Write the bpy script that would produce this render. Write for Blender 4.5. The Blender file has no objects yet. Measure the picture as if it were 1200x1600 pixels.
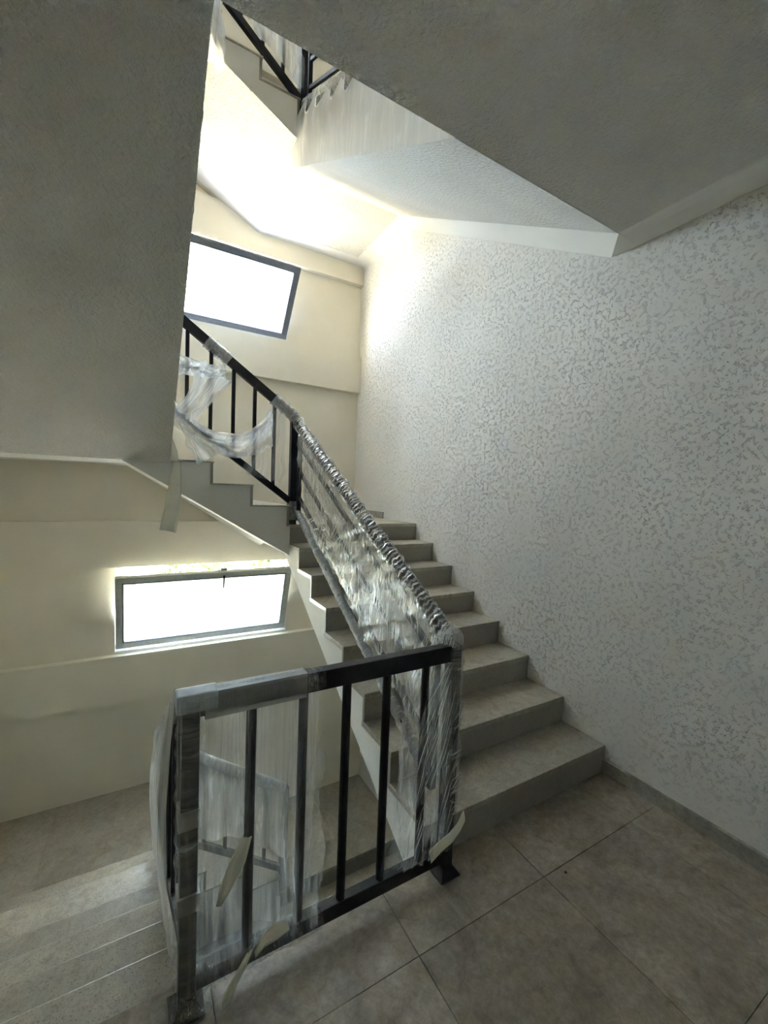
import bpy, math, random
from mathutils import Vector, Matrix
random.seed(7)
sc = bpy.context.scene
COL = sc.collection

# ------------------------------------------------------------------ camera
CAM = (-2.4126, -1.4228, 1.6305)
YAW, PITCH, ROLL, FPX = 0.5241, -0.0485, 0.0371, 652.73
fw = Vector((math.sin(YAW)*math.cos(PITCH), math.cos(YAW)*math.cos(PITCH), math.sin(PITCH)))
r0 = Vector((math.cos(YAW), -math.sin(YAW), 0)); u0 = r0.cross(fw)
rt = math.cos(ROLL)*r0 + math.sin(ROLL)*u0; up = -math.sin(ROLL)*r0 + math.cos(ROLL)*u0
cd = bpy.data.cameras.new('camera'); cam = bpy.data.objects.new('camera', cd); COL.objects.link(cam)
cam.matrix_world = Matrix(((rt.x, up.x, -fw.x, CAM[0]), (rt.y, up.y, -fw.y, CAM[1]), (rt.z, up.z, -fw.z, CAM[2]), (0, 0, 0, 1)))
cd.sensor_fit = 'HORIZONTAL'; cd.sensor_width = 36; cd.lens = FPX/1200*36; cd.clip_start = .02
sc.camera = cam

# ------------------------------------------------------------------ world, sun, exposure
w = bpy.data.worlds.new('world'); sc.world = w; w.use_nodes = True
nt = w.node_tree; nt.nodes.clear()
sky = nt.nodes.new('ShaderNodeTexSky'); sky.sky_type = 'NISHITA'; sky.sun_disc = False
sky.sun_elevation = math.radians(52); sky.sun_rotation = math.radians(90); sky.dust_density = 2.0; sky.air_density = 1.0
bg = nt.nodes.new('ShaderNodeBackground'); bg.inputs['Strength'].default_value = 2.4
ow = nt.nodes.new('ShaderNodeOutputWorld')
hs = nt.nodes.new('ShaderNodeHueSaturation'); hs.inputs['Saturation'].default_value = .58
nt.links.new(sky.outputs[0], hs.inputs['Color']); nt.links.new(hs.outputs[0], bg.inputs[0]); nt.links.new(bg.outputs[0], ow.inputs[0])
sd = bpy.data.lights.new('sun_offscreen', 'SUN'); sd.energy = 18.0; sd.angle = .01; sd.color = (1, .95, .86)
so = bpy.data.objects.new('sun_offscreen', sd); COL.objects.link(so)
so.rotation_euler = Vector((-.62, .06, -.78)).to_track_quat('-Z', 'Y').to_euler(); so.location = (12, 0, 18)
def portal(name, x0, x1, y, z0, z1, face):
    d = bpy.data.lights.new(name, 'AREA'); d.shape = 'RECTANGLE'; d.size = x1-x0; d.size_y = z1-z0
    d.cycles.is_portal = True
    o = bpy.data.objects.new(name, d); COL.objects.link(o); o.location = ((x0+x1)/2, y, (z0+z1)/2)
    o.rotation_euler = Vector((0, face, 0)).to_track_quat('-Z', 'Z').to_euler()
vs = sc.view_settings
vs.view_transform = 'Standard'; vs.look = 'None'; vs.gamma = 1; vs.use_curve_mapping = False
vs.exposure = 3.0
cy = sc.cycles
cy.use_denoising = True; cy.max_bounces = 12; cy.diffuse_bounces = 8; cy.glossy_bounces = 4
cy.transparent_max_bounces = 24; cy.sample_clamp_indirect = 6; cy.caustics_reflective = False; cy.caustics_refractive = False

# ------------------------------------------------------------------ materials
def newmat(name):
    m = bpy.data.materials.new(name); m.use_nodes = True
    n = m.node_tree; b = n.nodes['Principled BSDF']
    return m, n, b
def nd(n, t, **k):
    x = n.nodes.new(t)
    for a, v in k.items():
        if a.startswith('i_'): x.inputs[a[2:].replace('_', ' ')].default_value = v
        else: setattr(x, a, v)
    return x
def noise(n, scale, detail=2, rough=.5, dist=0, vec=None):
    x = nd(n, 'ShaderNodeTexNoise', i_Scale=scale, i_Detail=detail, i_Roughness=rough, i_Distortion=dist)
    if vec is not None: n.links.new(vec, x.inputs['Vector'])
    return x.outputs['Fac']
def math_(n, op, a, b=None, c=None):
    x = nd(n, 'ShaderNodeMath', operation=op)
    for i, v in enumerate((a, b, c)):
        if v is None: continue
        if isinstance(v, (int, float)): x.inputs[i].default_value = v
        else: n.links.new(v, x.inputs[i])
    return x.outputs[0]
def mrange(n, v, a, b, c=0., d=1.):
    x = nd(n, 'ShaderNodeMapRange'); n.links.new(v, x.inputs[0])
    for i, q in zip((1, 2, 3, 4), (a, b, c, d)): x.inputs[i].default_value = q
    return x.outputs[0]
def ramp2(n, f, c0, c1):
    x = nd(n, 'ShaderNodeMix', data_type='RGBA'); n.links.new(f, x.inputs[0])
    x.inputs[6].default_value = (*c0, 1); x.inputs[7].default_value = (*c1, 1)
    return x.outputs[2]
def pos(n): return n.nodes.new('ShaderNodeNewGeometry').outputs['Position']
def bump(n, b, h, strength, dist):
    x = nd(n, 'ShaderNodeBump', i_Strength=strength, i_Distance=dist)
    n.links.new(h, x.inputs['Height']); n.links.new(x.outputs[0], b.inputs['Normal'])

def plaster_scratched():
    m, n, b = newmat('scratched_plaster'); p = pos(n)
    a = noise(n, 50, 1.0, .45, .7, p)
    g = mrange(n, math_(n, 'ABSOLUTE', math_(n, 'SUBTRACT', a, .5)), .014, .06, 1, 0)
    msk = mrange(n, noise(n, 38, 2, .6, 0, p), .51, .58)
    big = mrange(n, noise(n, 3.2, 2, .5, 0, p), .3, .6, .35, 1)
    g = math_(n, 'MULTIPLY', math_(n, 'MULTIPLY', g, msk), big)
    fine = noise(n, 160, 3, .65, 0, p)
    h = math_(n, 'SUBTRACT', math_(n, 'MULTIPLY', fine, .22), g)
    bump(n, b, h, .9, .010)
    n.links.new(ramp2(n, mrange(n, noise(n, 1.4, 3, .5, 0, p), .35, .65), (.71, .69, .65), (.77, .75, .71)), b.inputs['Base Color'])
    b.inputs['Roughness'].default_value = .85
    return m
def plaster_rough(name, c0, c1, sc_=70, st=.6, d=.006):
    m, n, b = newmat(name); p = pos(n)
    a = noise(n, sc_, 3, .6, .3, p); q = noise(n, sc_*.35, 2, .5, 0, p)
    h = math_(n, 'ADD', mrange(n, a, .35, .65), math_(n, 'MULTIPLY', q, .5))
    bump(n, b, h, st, d)
    n.links.new(ramp2(n, mrange(n, noise(n, 2.2, 3, .5, 0, p), .35, .65), c0, c1), b.inputs['Base Color'])
    b.inputs['Roughness'].default_value = .88
    return m
def stone(name, c0, c1, speck, ssc, rough, dirt, mott=1.0):
    m, n, b = newmat(name); p = pos(n)
    oi = n.nodes.new('ShaderNodeObjectInfo').outputs['Random']
    big = mrange(n, noise(n, 3.0, 8, .72, .6, p), .34, .66)
    col = ramp2(n, big, c0, c1)
    sp = mrange(n, noise(n, ssc, 2, .7, 0, p), .56, .66)
    mx = nd(n, 'ShaderNodeMix', data_type='RGBA'); n.links.new(math_(n, 'MULTIPLY', sp, .75), mx.inputs[0])
    n.links.new(col, mx.inputs[6]); mx.inputs[7].default_value = (*speck, 1)
    du = mrange(n, noise(n, 7, 6, .7, 1.2, p), .5, .72)
    m2 = nd(n, 'ShaderNodeMix', data_type='RGBA'); n.links.new(math_(n, 'MULTIPLY', du, .6), m2.inputs[0])
    n.links.new(mx.outputs[2], m2.inputs[6]); m2.inputs[7].default_value = (*dirt, 1)
    fm = nd(n, 'ShaderNodeMix', data_type='RGBA', blend_type='MULTIPLY'); fm.inputs[0].default_value = mott
    n.links.new(m2.outputs[2], fm.inputs[6]); n.links.new(ramp2(n, mrange(n, noise(n, 28, 6, .75, .3, p), .36, .64), (.76, .75, .74), (1.15, 1.14, 1.12)), fm.inputs[7])
    hv = nd(n, 'ShaderNodeHueSaturation'); n.links.new(fm.outputs[2], hv.inputs['Color'])
    n.links.new(mrange(n, oi, 0, 1, .88, 1.08), hv.inputs['Value'])
    n.links.new(hv.outputs[0], b.inputs['Base Color'])
    n.links.new(mrange(n, du, 0, 1, rough, rough+.25), b.inputs['Roughness'])
    bump(n, b, noise(n, 90, 3, .6, 0, p), .12, .002)
    return m
def metal_dark():
    m, n, b = newmat('dark_painted_metal'); p = pos(n)
    n.links.new(ramp2(n, mrange(n, noise(n, 9, 4, .6, 0, p), .4, .7), (.012, .010, .012), (.028, .025, .027)), b.inputs['Base Color'])
    n.links.new(mrange(n, noise(n, 40, 2, .5, 0, p), .3, .7, .42, .6), b.inputs['Roughness'])
    b.inputs['Specular IOR Level'].default_value = .3
    return m
def simple(name, col, rough=.5, nsc=12, var=.12, **k):
    m, n, b = newmat(name); p = pos(n)
    c1 = tuple(min(1, c*(1+var)) for c in col); c0 = tuple(c*(1-var) for c in col)
    n.links.new(ramp2(n, mrange(n, noise(n, nsc, 3, .5, 0, p), .35, .65), c0, c1), b.inputs['Base Color'])
    b.inputs['Roughness'].default_value = rough
    for a, v in k.items(): b.inputs[a.replace('_', ' ')].default_value = v
    return m
def film(name, base, gain, su=50, sv=3, tint=(.93, .94, .95), gloss=.4, rough=.16, bstr=.5, lo=.45, hi=.75):
    m = bpy.data.materials.new(name); m.use_nodes = True; n = m.node_tree; n.nodes.clear()
    uv = n.nodes.new('ShaderNodeTexCoord').outputs['UV']
    mp = nd(n, 'ShaderNodeMapping'); n.links.new(uv, mp.inputs[0]); mp.inputs['Scale'].default_value = (su, sv, 1)
    st = noise(n, 1, 3, .6, .5, mp.outputs[0])
    mp2 = nd(n, 'ShaderNodeMapping'); n.links.new(uv, mp2.inputs[0]); mp2.inputs['Scale'].default_value = (su*.3, sv*1.2, 1)
    mp2.inputs['Rotation'].default_value = (0, 0, .5)
    s2 = noise(n, 1, 4, .65, 1.2, mp2.outputs[0])
    big = noise(n, 3.5, 2, .5, 0, uv)
    s = math_(n, 'ADD', mrange(n, st, lo, hi), mrange(n, s2, lo+.06, hi+.03))
    al = math_(n, 'MULTIPLY_ADD', math_(n, 'MULTIPLY', s, mrange(n, big, .3, .65, .25, 1.1)), gain, base)
    al = math_(n, 'MINIMUM', al, .95)
    bp = nd(n, 'ShaderNodeBump', i_Strength=bstr, i_Distance=.02)
    n.links.new(math_(n, 'ADD', st, s2), bp.inputs['Height'])
    tr = n.nodes.new('ShaderNodeBsdfTransparent'); tr.inputs[0].default_value = (.97, .975, .98, 1)
    df = n.nodes.new('ShaderNodeBsdfDiffuse'); df.inputs[0].default_value = (*tint, 1)
    tl = n.nodes.new('ShaderNodeBsdfTranslucent'); tl.inputs[0].default_value = (*tint, 1)
    gl = n.nodes.new('ShaderNodeBsdfGlossy'); gl.inputs['Roughness'].default_value = rough; gl.inputs[0].default_value = (1, 1, 1, 1)
    for q in (df, tl, gl): n.links.new(bp.outputs[0], q.inputs['Normal'])
    m1 = n.nodes.new('ShaderNodeMixShader'); m1.inputs[0].default_value = .62
    n.links.new(df.outputs[0], m1.inputs[1]); n.links.new(tl.outputs[0], m1.inputs[2])
    m2 = n.nodes.new('ShaderNodeMixShader'); m2.inputs[0].default_value = gloss
    n.links.new(m1.outputs[0], m2.inputs[1]); n.links.new(gl.outputs[0], m2.inputs[2])
    m3 = n.nodes.new('ShaderNodeMixShader'); n.links.new(al, m3.inputs[0])
    n.links.new(tr.outputs[0], m3.inputs[1]); n.links.new(m2.outputs[0], m3.inputs[2])
    o = n.nodes.new('ShaderNodeOutputMaterial'); n.links.new(m3.outputs[0], o.inputs[0])
    return m
def film_striped():
    m = film('spiral_wound_film', .10, .12, 20, 3, gloss=.45, rough=.14, bstr=.4); n = m.node_tree
    uv = n.nodes.new('ShaderNodeTexCoord').outputs['UV']; sp = n.nodes.new('ShaderNodeSeparateXYZ'); n.links.new(uv, sp.inputs[0])
    nz = noise(n, 14, 3, .6, 0, uv)
    ph = math_(n, 'ADD', math_(n, 'MULTIPLY_ADD', sp.outputs[0], 34, math_(n, 'MULTIPLY', sp.outputs[1], 2)), math_(n, 'MULTIPLY', nz, 1.6))
    st = mrange(n, math_(n, 'SINE', math_(n, 'MULTIPLY', ph, 6.2832)), .1, .5, .12, .62)
    mx = [x for x in n.nodes if x.type == 'MIX_SHADER' and x.inputs[0].is_linked][0]
    n.links.new(st, mx.inputs[0])
    return m
def glass():
    m = bpy.data.materials.new('frosted_window_glass'); m.use_nodes = True; n = m.node_tree; n.nodes.clear()
    tr = n.nodes.new('ShaderNodeBsdfTransparent'); tr.inputs[0].default_value = (.90, .97, .98, 1)
    tl = n.nodes.new('ShaderNodeBsdfTranslucent'); tl.inputs[0].default_value = (.93, .97, .98, 1)
    gl = n.nodes.new('ShaderNodeBsdfGlossy'); gl.inputs['Roughness'].default_value = .05
    m0 = n.nodes.new('ShaderNodeMixShader'); m0.inputs[0].default_value = .5
    n.links.new(tr.outputs[0], m0.inputs[1]); n.links.new(tl.outputs[0], m0.inputs[2])
    fr = nd(n, 'ShaderNodeFresnel', i_IOR=1.35)
    mx = n.nodes.new('ShaderNodeMixShader'); n.links.new(fr.outputs[0], mx.inputs[0])
    n.links.new(m0.outputs[0], mx.inputs[1]); n.links.new(gl.outputs[0], mx.inputs[2])
    o = n.nodes.new('ShaderNodeOutputMaterial'); n.links.new(mx.outputs[0], o.inputs[0])
    return m
M = dict(
    scratch=plaster_scratched(),
    soffit=plaster_rough('rough_soffit_plaster', (.72, .705, .67), (.77, .755, .72), 58, .8, .009),
    side=plaster_rough('stringer_plaster', (.72, .70, .66), (.77, .755, .715), 60, .35, .004),
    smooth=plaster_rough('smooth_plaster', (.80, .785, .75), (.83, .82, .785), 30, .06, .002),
    far=plaster_rough('cream_plaster', (.73, .69, .59), (.78, .74, .645), 55, .15, .003),
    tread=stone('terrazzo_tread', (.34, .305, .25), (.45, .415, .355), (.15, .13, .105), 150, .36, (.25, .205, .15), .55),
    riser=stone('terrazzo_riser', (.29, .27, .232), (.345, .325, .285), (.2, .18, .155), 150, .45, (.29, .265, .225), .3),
    tile=stone('floor_tile_stone', (.22, .182, .142), (.40, .345, .285), (.29, .25, .205), 120, .42, (.16, .126, .094)),
    skirt=stone('skirting_stone', (.26, .25, .22), (.36, .345, .31), (.24, .22, .2), 160, .4, (.25, .22, .18)),
    grout=simple('grout', (.13, .12, .10), .9),
    concrete=simple('concrete', (.36, .34, .31), .9, 20),
    metal=metal_dark(),
    frame=simple('grey_aluminium', (.50, .53, .52), .38, 30, .06),
    frame_dark=simple('glare_tinted_aluminium', (.20, .22, .29), .38, 30, .06),  # blue of the glare round the upper window is put into this colour
    sill=simple('white_sill', (.78, .78, .76), .45, 30, .03),
    glass=glass(),
    paper=simple('masking_paper', (.80, .78, .68), .8, 8, .04),
    tape=simple('grey_tape', (.42, .46, .52), .35, 30, .12),
    ground=simple('sunlit_ground', (.50, .45, .30), .95, .4, .2),
    leaf=simple('leaf_green', (.075, .115, .02), .5, 3, .35, ),
    bark=simple('bark', (.16, .11, .07), .9, 20, .3),
    crumb=simple('dark_crumb', (.06, .05, .04), .9),
    film_clear=film('clear_stretch_film', .07, .40, 24, 1.3, bstr=.5),
    film_crumple=film('crumpled_stretch_film', .05, .5, 60, 5, gloss=.55, rough=.1, bstr=.9, lo=.44, hi=.66),
    film_rail=film('taut_stretch_film', .20, .70, 80, 5, tint=(.96, .95, .90), gloss=.45, rough=.12, bstr=1.0, lo=.44, hi=.7),
    film_stripe=film_striped(),
    film_tape=film('cloudy_tape', .5, .2, 10, 3, tint=(.55, .54, .50), gloss=.25, rough=.3, bstr=.2),
    film_glint=film('glinting_film_crease', .55, .4, 8, 3, tint=(.97, .97, .93), gloss=.35, rough=.2, bstr=.6),
    film_white=film('milky_plastic_sheet', .34, .38, 30, 2.5, gloss=.22, rough=.25, bstr=.35),
    film_sheet=film('milky_drape_sheet', .80, .15, 24, 1.2, gloss=.12, rough=.4, bstr=.2),
)

# ------------------------------------------------------------------ mesh helpers
class MB:
    def __init__(s): s.v = []; s.f = []; s.uv = None
    def box(s, x0, x1, y0, y1, z0, z1):
        b = len(s.v)
        s.v += [(x, y, z) for z in (z0, z1) for y in (y0, y1) for x in (x0, x1)]
        s.f += [tuple(b+i for i in q) for q in ((0, 2, 3, 1), (4, 5, 7, 6), (0, 1, 5, 4), (2, 6, 7, 3), (0, 4, 6, 2), (1, 3, 7, 5))]
        return s
    def prism(s, poly, axis, a0, a1):
        # poly: 2D points; axis 'X': (y,z), axis 'Y': (x,z), axis 'Z': (x,y)
        b = len(s.v); n = len(poly)
        def P(q, a):
            return (a, q[0], q[1]) if axis == 'X' else ((q[0], a, q[1]) if axis == 'Y' else (q[0], q[1], a))
        s.v += [P(q, a0) for q in poly] + [P(q, a1) for q in poly]
        s.f += [tuple(range(b, b+n)), tuple(range(b+2*n-1, b+n-1, -1))]
        s.f += [(b+i, b+n+i, b+n+(i+1) % n, b+(i+1) % n) for i in range(n)]
        return s
    def bar(s, p, q, w, h, upv=(0, 0, 1), vert_ends=False):
        p, q = Vector(p), Vector(q); d = (q-p).normalized(); u = Vector(upv)
        sdv = d.cross(u)
        if sdv.length < 1e-5: u = Vector((0, 1, 0)); sdv = d.cross(u)
        sdv.normalize(); u2 = sdv.cross(d).normalized()
        if vert_ends: u2 = Vector((0, 0, 1)) / max(.2, u2.z)
        b = len(s.v)
        for e in (p, q):
            for a, c in ((-1, -1), (1, -1), (1, 1), (-1, 1)):
                s.v.append(tuple(e + sdv*a*w/2 + u2*c*h/2))
        s.f += [(b, b+1, b+2, b+3), (b+7, b+6, b+5, b+4)] + [(b+i, b+4+i, b+4+(i+1) % 4, b+(i+1) % 4) for i in range(4)]
        return s
    def tube(s, p, q, r, n=10):
        p, q = Vector(p), Vector(q); d = (q-p).normalized()
        a = d.orthogonal().normalized(); c = d.cross(a); b = len(s.v)
        for e in (p, q):
            for i in range(n):
                t = 2*math.pi*i/n; s.v.append(tuple(e + (a*math.cos(t)+c*math.sin(t))*r))
        s.f += [tuple(range(b, b+n)), tuple(range(b+2*n-1, b+n-1, -1))]
        s.f += [(b+i, b+n+i, b+n+(i+1) % n, b+(i+1) % n) for i in range(n)]
        return s
    def build(s, name, mat, parent=None, smooth=False, bevel=0):
        me = bpy.data.meshes.new(name); me.from_pydata(s.v, [], s.f); me.update()
        import bmesh
        bm = bmesh.new(); bm.from_mesh(me); bmesh.ops.recalc_face_normals(bm, faces=bm.faces)
        if bevel: bmesh.ops.bevel(bm, geom=[e for e in bm.edges if e.calc_face_angle(0) > .6], offset=bevel, segments=2, affect='EDGES', profile=.6)
        bm.to_mesh(me); bm.free()
        if s.uv:
            l = me.uv_layers.new()
            for lp in me.loops: l.data[lp.index].uv = s.uv[lp.vertex_index]
        if smooth:
            for p in me.polygons: p.use_smooth = True
        me.materials.append(M[mat])
        o = bpy.data.objects.new(name, me); COL.objects.link(o)
        if parent: o.parent = parent
        return o
def empty(name, loc=(0, 0, 0)):
    o = bpy.data.objects.new(name, None); COL.objects.link(o); o.location = loc; o.empty_display_size = .1
    return o
def tag(o, label=None, cat=None, group=None, kind=None):
    if label: o['label'] = label
    if cat: o['category'] = cat
    if group: o['group'] = group
    if kind: o['kind'] = kind
    return o
def link_copy(src, name, parent=None):
    c = src.copy(); COL.objects.link(c); c.parent = parent; return c

# ------------------------------------------------------------------ dimensions (metres)
R = .165; T = .2986; W = 1.326; S = 3.3
YW = 2.045                       # well side of the flight along the window wall
XB = [-1.337, -1.641, -1.945, -2.249]
XC = -2.24; XL = -3.6; YB = -3.6
ZC = 3.085                       # underside of upper floor slab
YF = 3.475; YFB = 3.55           # window wall, beams / bays
YL = 3.07; YLB = 3.145            # window wall of the storey below

# ------------------------------------------------------------------ shell
tag(MB().box(0, .25, YB-.3, YFB+.5, -3.6, 8.6).build('wall_right', 'scratch'), kind='structure')
tag(MB().box(XL-.25, XL, YB-.3, YFB+.5, -3.6, 8.6).build('wall_left', 'far'), kind='structure')
tag(MB().box(XL-.3, .3, YB-.3, YFB+.5, 8.5, 8.75).build('ceiling', 'smooth'), label='flat roof slab closing the stairwell', kind='structure')
tag(MB().box(XL-.3, .3, YB-.3, YFB+.5, -3.6, -3.32).build('floor', 'tile'), kind='structure')
# back wall behind the viewer (closed)
wb = MB().box(XL, 0, YB-.2, YB, -3.6, 8.6)
tag(wb.build('wall_back', 'smooth'), kind='structure')
# upper floor slab = ceiling of this storey
tag(MB().box(XL, -.18, YB, 0, ZC, S-.012).build('ceiling', 'soffit'), kind='structure')
cv = MB(); X_ = [-.18, -.14, -.09, -.04, 0]
for y_, dp in ((YB, 1), (-.45, 1), (-.2, .55), (0, 0)):
    for x_, c_ in zip(X_, (0, .016, .020, .012, 0)): cv.v.append((x_, y_, ZC-.015*(x_+.18)/.18-.0+c_*dp))
    cv.v += [(0, y_, S-.012), (-.18, y_, S-.012)]
for k_ in range(3):
    for i_ in range(7): cv.f.append((k_*7+i_, k_*7+(i_+1) % 7, k_*7+7+(i_+1) % 7, k_*7+7+i_))
cv.f += [tuple(range(7)), tuple(range(27, 20, -1))]
tag(cv.build('trim_1', 'smooth'), kind='structure')
tag(MB().box(XL, 0, YB, 0, S-.012, S).build('floor', 'tile'), kind='structure')

# ---- floor of this storey with tiles
fl = tag(MB().box(XL, 0, YB, 0, -.215, -.008).build('floor', 'grout'), kind='structure')
xs = [0, -.25]
while xs[-1] > XL: xs.append(max(XL, xs[-1]-.653))
ys = [0, -.305]
while ys[-1] > YB: ys.append(max(YB, ys[-1]-.645))
G = .0015
for i in range(len(xs)-1):
    for j in range(len(ys)-1):
        if xs[i]-xs[i+1] < .02 or ys[j]-ys[j+1] < .02: continue
        MB().box(xs[i+1]+G, xs[i]-G, ys[j+1]+G, ys[j]-(G if j else 0), -.010, random.uniform(-.0006, .0006)).build('tile', 'tile', fl)
tag(MB().prism([(0, 0), (-.013, 0), (-.013, .075), (-.009, .08), (0, .08)], 'Y', YB, -.001).build('baseboard_right', 'skirt'), kind='structure')
MBs = MB().prism([(0, 1.32), (-.012, 1.32), (-.012, 1.395), (0, 1.395)], 'Y', 2.76, YFB)
tag(MBs.build('baseboard_right', 'skirt'), kind='structure')

# ---- window wall, this storey and up (beams proud of the bays)
WX = (-2.60, -.955)              # upper window opening
LX = (-2.637, -1.0)              # lower window opening
def soffit(x, dz=0):             # underside of landing / flight along the window wall
    if x >= -1.326: return 1.16+dz
    if x <= -2.545: return 1.79+dz
    return 1.06+(1.79-1.06)*(x+1.326)/(-2.545+1.326)+dz
def wall_with_hole(mb, x0, x1, z0, z1, y0, y1, hx0, hx1, hz0, hz1):
    mb.box(x0, hx0, y0, y1, z0, z1).box(hx1, x1, y0, y1, z0, z1).box(hx0, hx1, y0, y1, z0, hz0).box(hx0, hx1, y0, y1, hz1, z1)
wf = MB()
wall_with_hole(wf, XL, 0, 1.0, 5.6, YFB, YFB+.22, WX[0], WX[1], 3.37, 4.235)
wall_with_hole(wf, XL, 0, 5.6, 8.6, YFB, YFB+.22, WX[0], WX[1], 6.67, 7.54)
wfo = tag(wf.build('wall_far', 'far'), kind='structure')
tag(MB().box(XL, 0, YF, YFB, 2.885, 3.33).build('beam_5', 'far'), 'plaster beam below the upper window', kind='structure')  # beam of the window wall, built as its own piece
MB().prism([(0, 4.235), (XL, 4.235), (XL, 4.66), (-1.7, 4.66), (-1.326, 4.47), (0, 4.47)], 'Y', YF, YFB).build('beam_6', 'far', None)
MB().box(XL, 0, YF, YFB, 6.18, 6.63).build('beam_7', 'far')
for n_ in ('beam_6', 'beam_7'): tag(bpy.data.objects[n_], 'plaster beam above the upper window', kind='structure')
# wall of the storey below (thicker, stands further in)
lw = MB()
zt = [(0, 1.16), (-1.326, 1.16), (-1.326, 1.06), (-2.545, 1.79), (XL, 1.79)]
lw.box(XL, LX[0], YLB, YFB+.3, -3.5, .846).box(LX[1], 0, YLB, YFB+.3, -3.5, .846).box(LX[0], LX[1], YLB, YFB+.3, -3.5, .03)
tag(MB().prism([(0, .846)]+zt+[(XL, .846)], 'Y', YLB, YFB+.3).build('wall_far_lower_top', 'far'), 'plaster wall strip between the lower window and the soffit above', kind='structure')  # upper part of the lower window wall, built as its own piece
lwo = tag(lw.build('wall_far_lower', 'far'), kind='structure')
tag(MB().box(XL, 0, YL, YLB, -.43, .013).build('beam_9', 'far'), 'plaster beam below the lower window', kind='structure')
xi = -1.326-(1.27-1.06)/(1.79-1.06)*(2.545-1.326)
MB().prism([(0, .846), (0, 1.16), (-1.326, 1.16), (-1.326, 1.06), (xi, 1.27), (XL, 1.27), (XL, .846)], 'Y', YL, YLB).build('beam_10', 'far')
tag(bpy.data.objects['beam_10'], 'plaster beam above the lower window', kind='structure')
# smooth plaster bands along the soffit edges
def strip(name, pts_in, pts_out, th=.004, mat='smooth'):
    mb = MB(); n = len(pts_in)
    for a in pts_in+pts_out: mb.v.append(a)
    for a in pts_in+pts_out: mb.v.append((a[0], a[1], a[2]+.02))
    for i in range(n-1):
        mb.f += [(i, i+1, n+i+1, n+i), (2*n+i, 3*n+i, 3*n+i+1, 2*n+i+1), (i, 2*n+i, 2*n+i+1, i+1), (n+i, n+i+1, 3*n+i+1, 3*n+i)]
    mb.f += [(0, n, 3*n, 2*n), (n-1, 3*n-1, 4*n-1, 2*n-1)]
    return tag(mb.build(name, mat), kind='structure')
def asof(y): return S-.215+(1.16+.215)*min(y, 2.38)/2.38
dz = -.005
strip('trim_2', [(-.18, .0, asof(0)-.001), (-.18, .02, asof(.02)-.003), (-.17, 2.38, asof(2.38)+dz), (-.17, 3.31, asof(3)+dz)],
      [(0, .0, 3.070), (0, .15, 3.076), (0, 2.38, asof(2.38)+dz-.085), (0, YF, asof(3)+dz-.03)])
strip('trim_3', [(-.17, 3.30, 4.46+dz), (-1.326, 3.30, 4.46+dz), (-2.545, 3.30, 5.09+dz)],
      [(0, YF, 4.46+dz), (-1.326, YF, 4.46+dz), (-2.545, YF, 5.09+dz)])
strip('trim_4', [(-1.326, YL-.14, 1.06+dz), (-2.545, YL-.14, 1.79+dz), (XL, YL-.14, 1.79+dz)],
      [(-1.326, YL, 1.06+dz-.05), (-2.545, YL, 1.79+dz-.0), (XL, YL, 1.79+dz)])

# ------------------------------------------------------------------ stairs
def flight(z0, name, label, path, risers, poly_under, lo, hi, axis, first_solid):
    pass
def tread_slab(parent, axis, a0, a1, z, lo, hi):
    mb = MB()
    if axis == 'Y': mb.box(lo, hi, a0, a1, z-.03, z)
    else: mb.box(a0, a1, lo, hi, z-.03, z)
    mb.build('tread', 'tread', parent, bevel=.003)
def riser_slab(parent, axis, a0, a1, z0, z1, lo, hi):
    mb = MB()
    if axis == 'Y': mb.box(lo, hi, a0, a1, z0, z1)
    else: mb.box(a0, a1, lo, hi, z0, z1)
    mb.build('riser', 'riser', parent)
def flight_A(z0, label):
    root = empty('stair_flight', (-W/2, 0, z0)); tag(root, label, 'stairs', 'stair flights')
    poly = [(0, z0-.215), (0, z0)]
    for k in range(1, 9):
        y = (k-1)*T
        poly += [(y+.02, z0+(k-1)*R-(.03 if k > 1 else 0)), (y+.02, z0+k*R-.03)]
    poly += [(2.38, z0+8*R-.03), (2.38, z0+1.16)]
    parts = [MB().prism(poly, 'X', -W+.004, -.0005).build('stair_body', 'side')]
    # thin rough soffit under the flight
    q = MB().prism([(0, z0-.215), (2.38, z0+1.16), (2.38, z0+1.157), (0, z0-.218)], 'X', -W+.004, -.0005)
    parts.append(q.build('soffit', 'soffit'))
    for k in range(1, 9):
        y = (k-1)*T
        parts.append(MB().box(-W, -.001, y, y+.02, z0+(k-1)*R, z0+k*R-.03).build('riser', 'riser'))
        y1 = y+T+.02 if k < 8 else 2.38
        parts.append(MB().box(-W-.004, -.001, y-.006, y1, z0+k*R-.03, z0+k*R).build('tread', 'tread', bevel=.003))
    for o in parts: o.parent = root; o.matrix_parent_inverse = root.matrix_world.inverted() if False else Matrix.Translation((W/2, 0, -z0))
    return root
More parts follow.
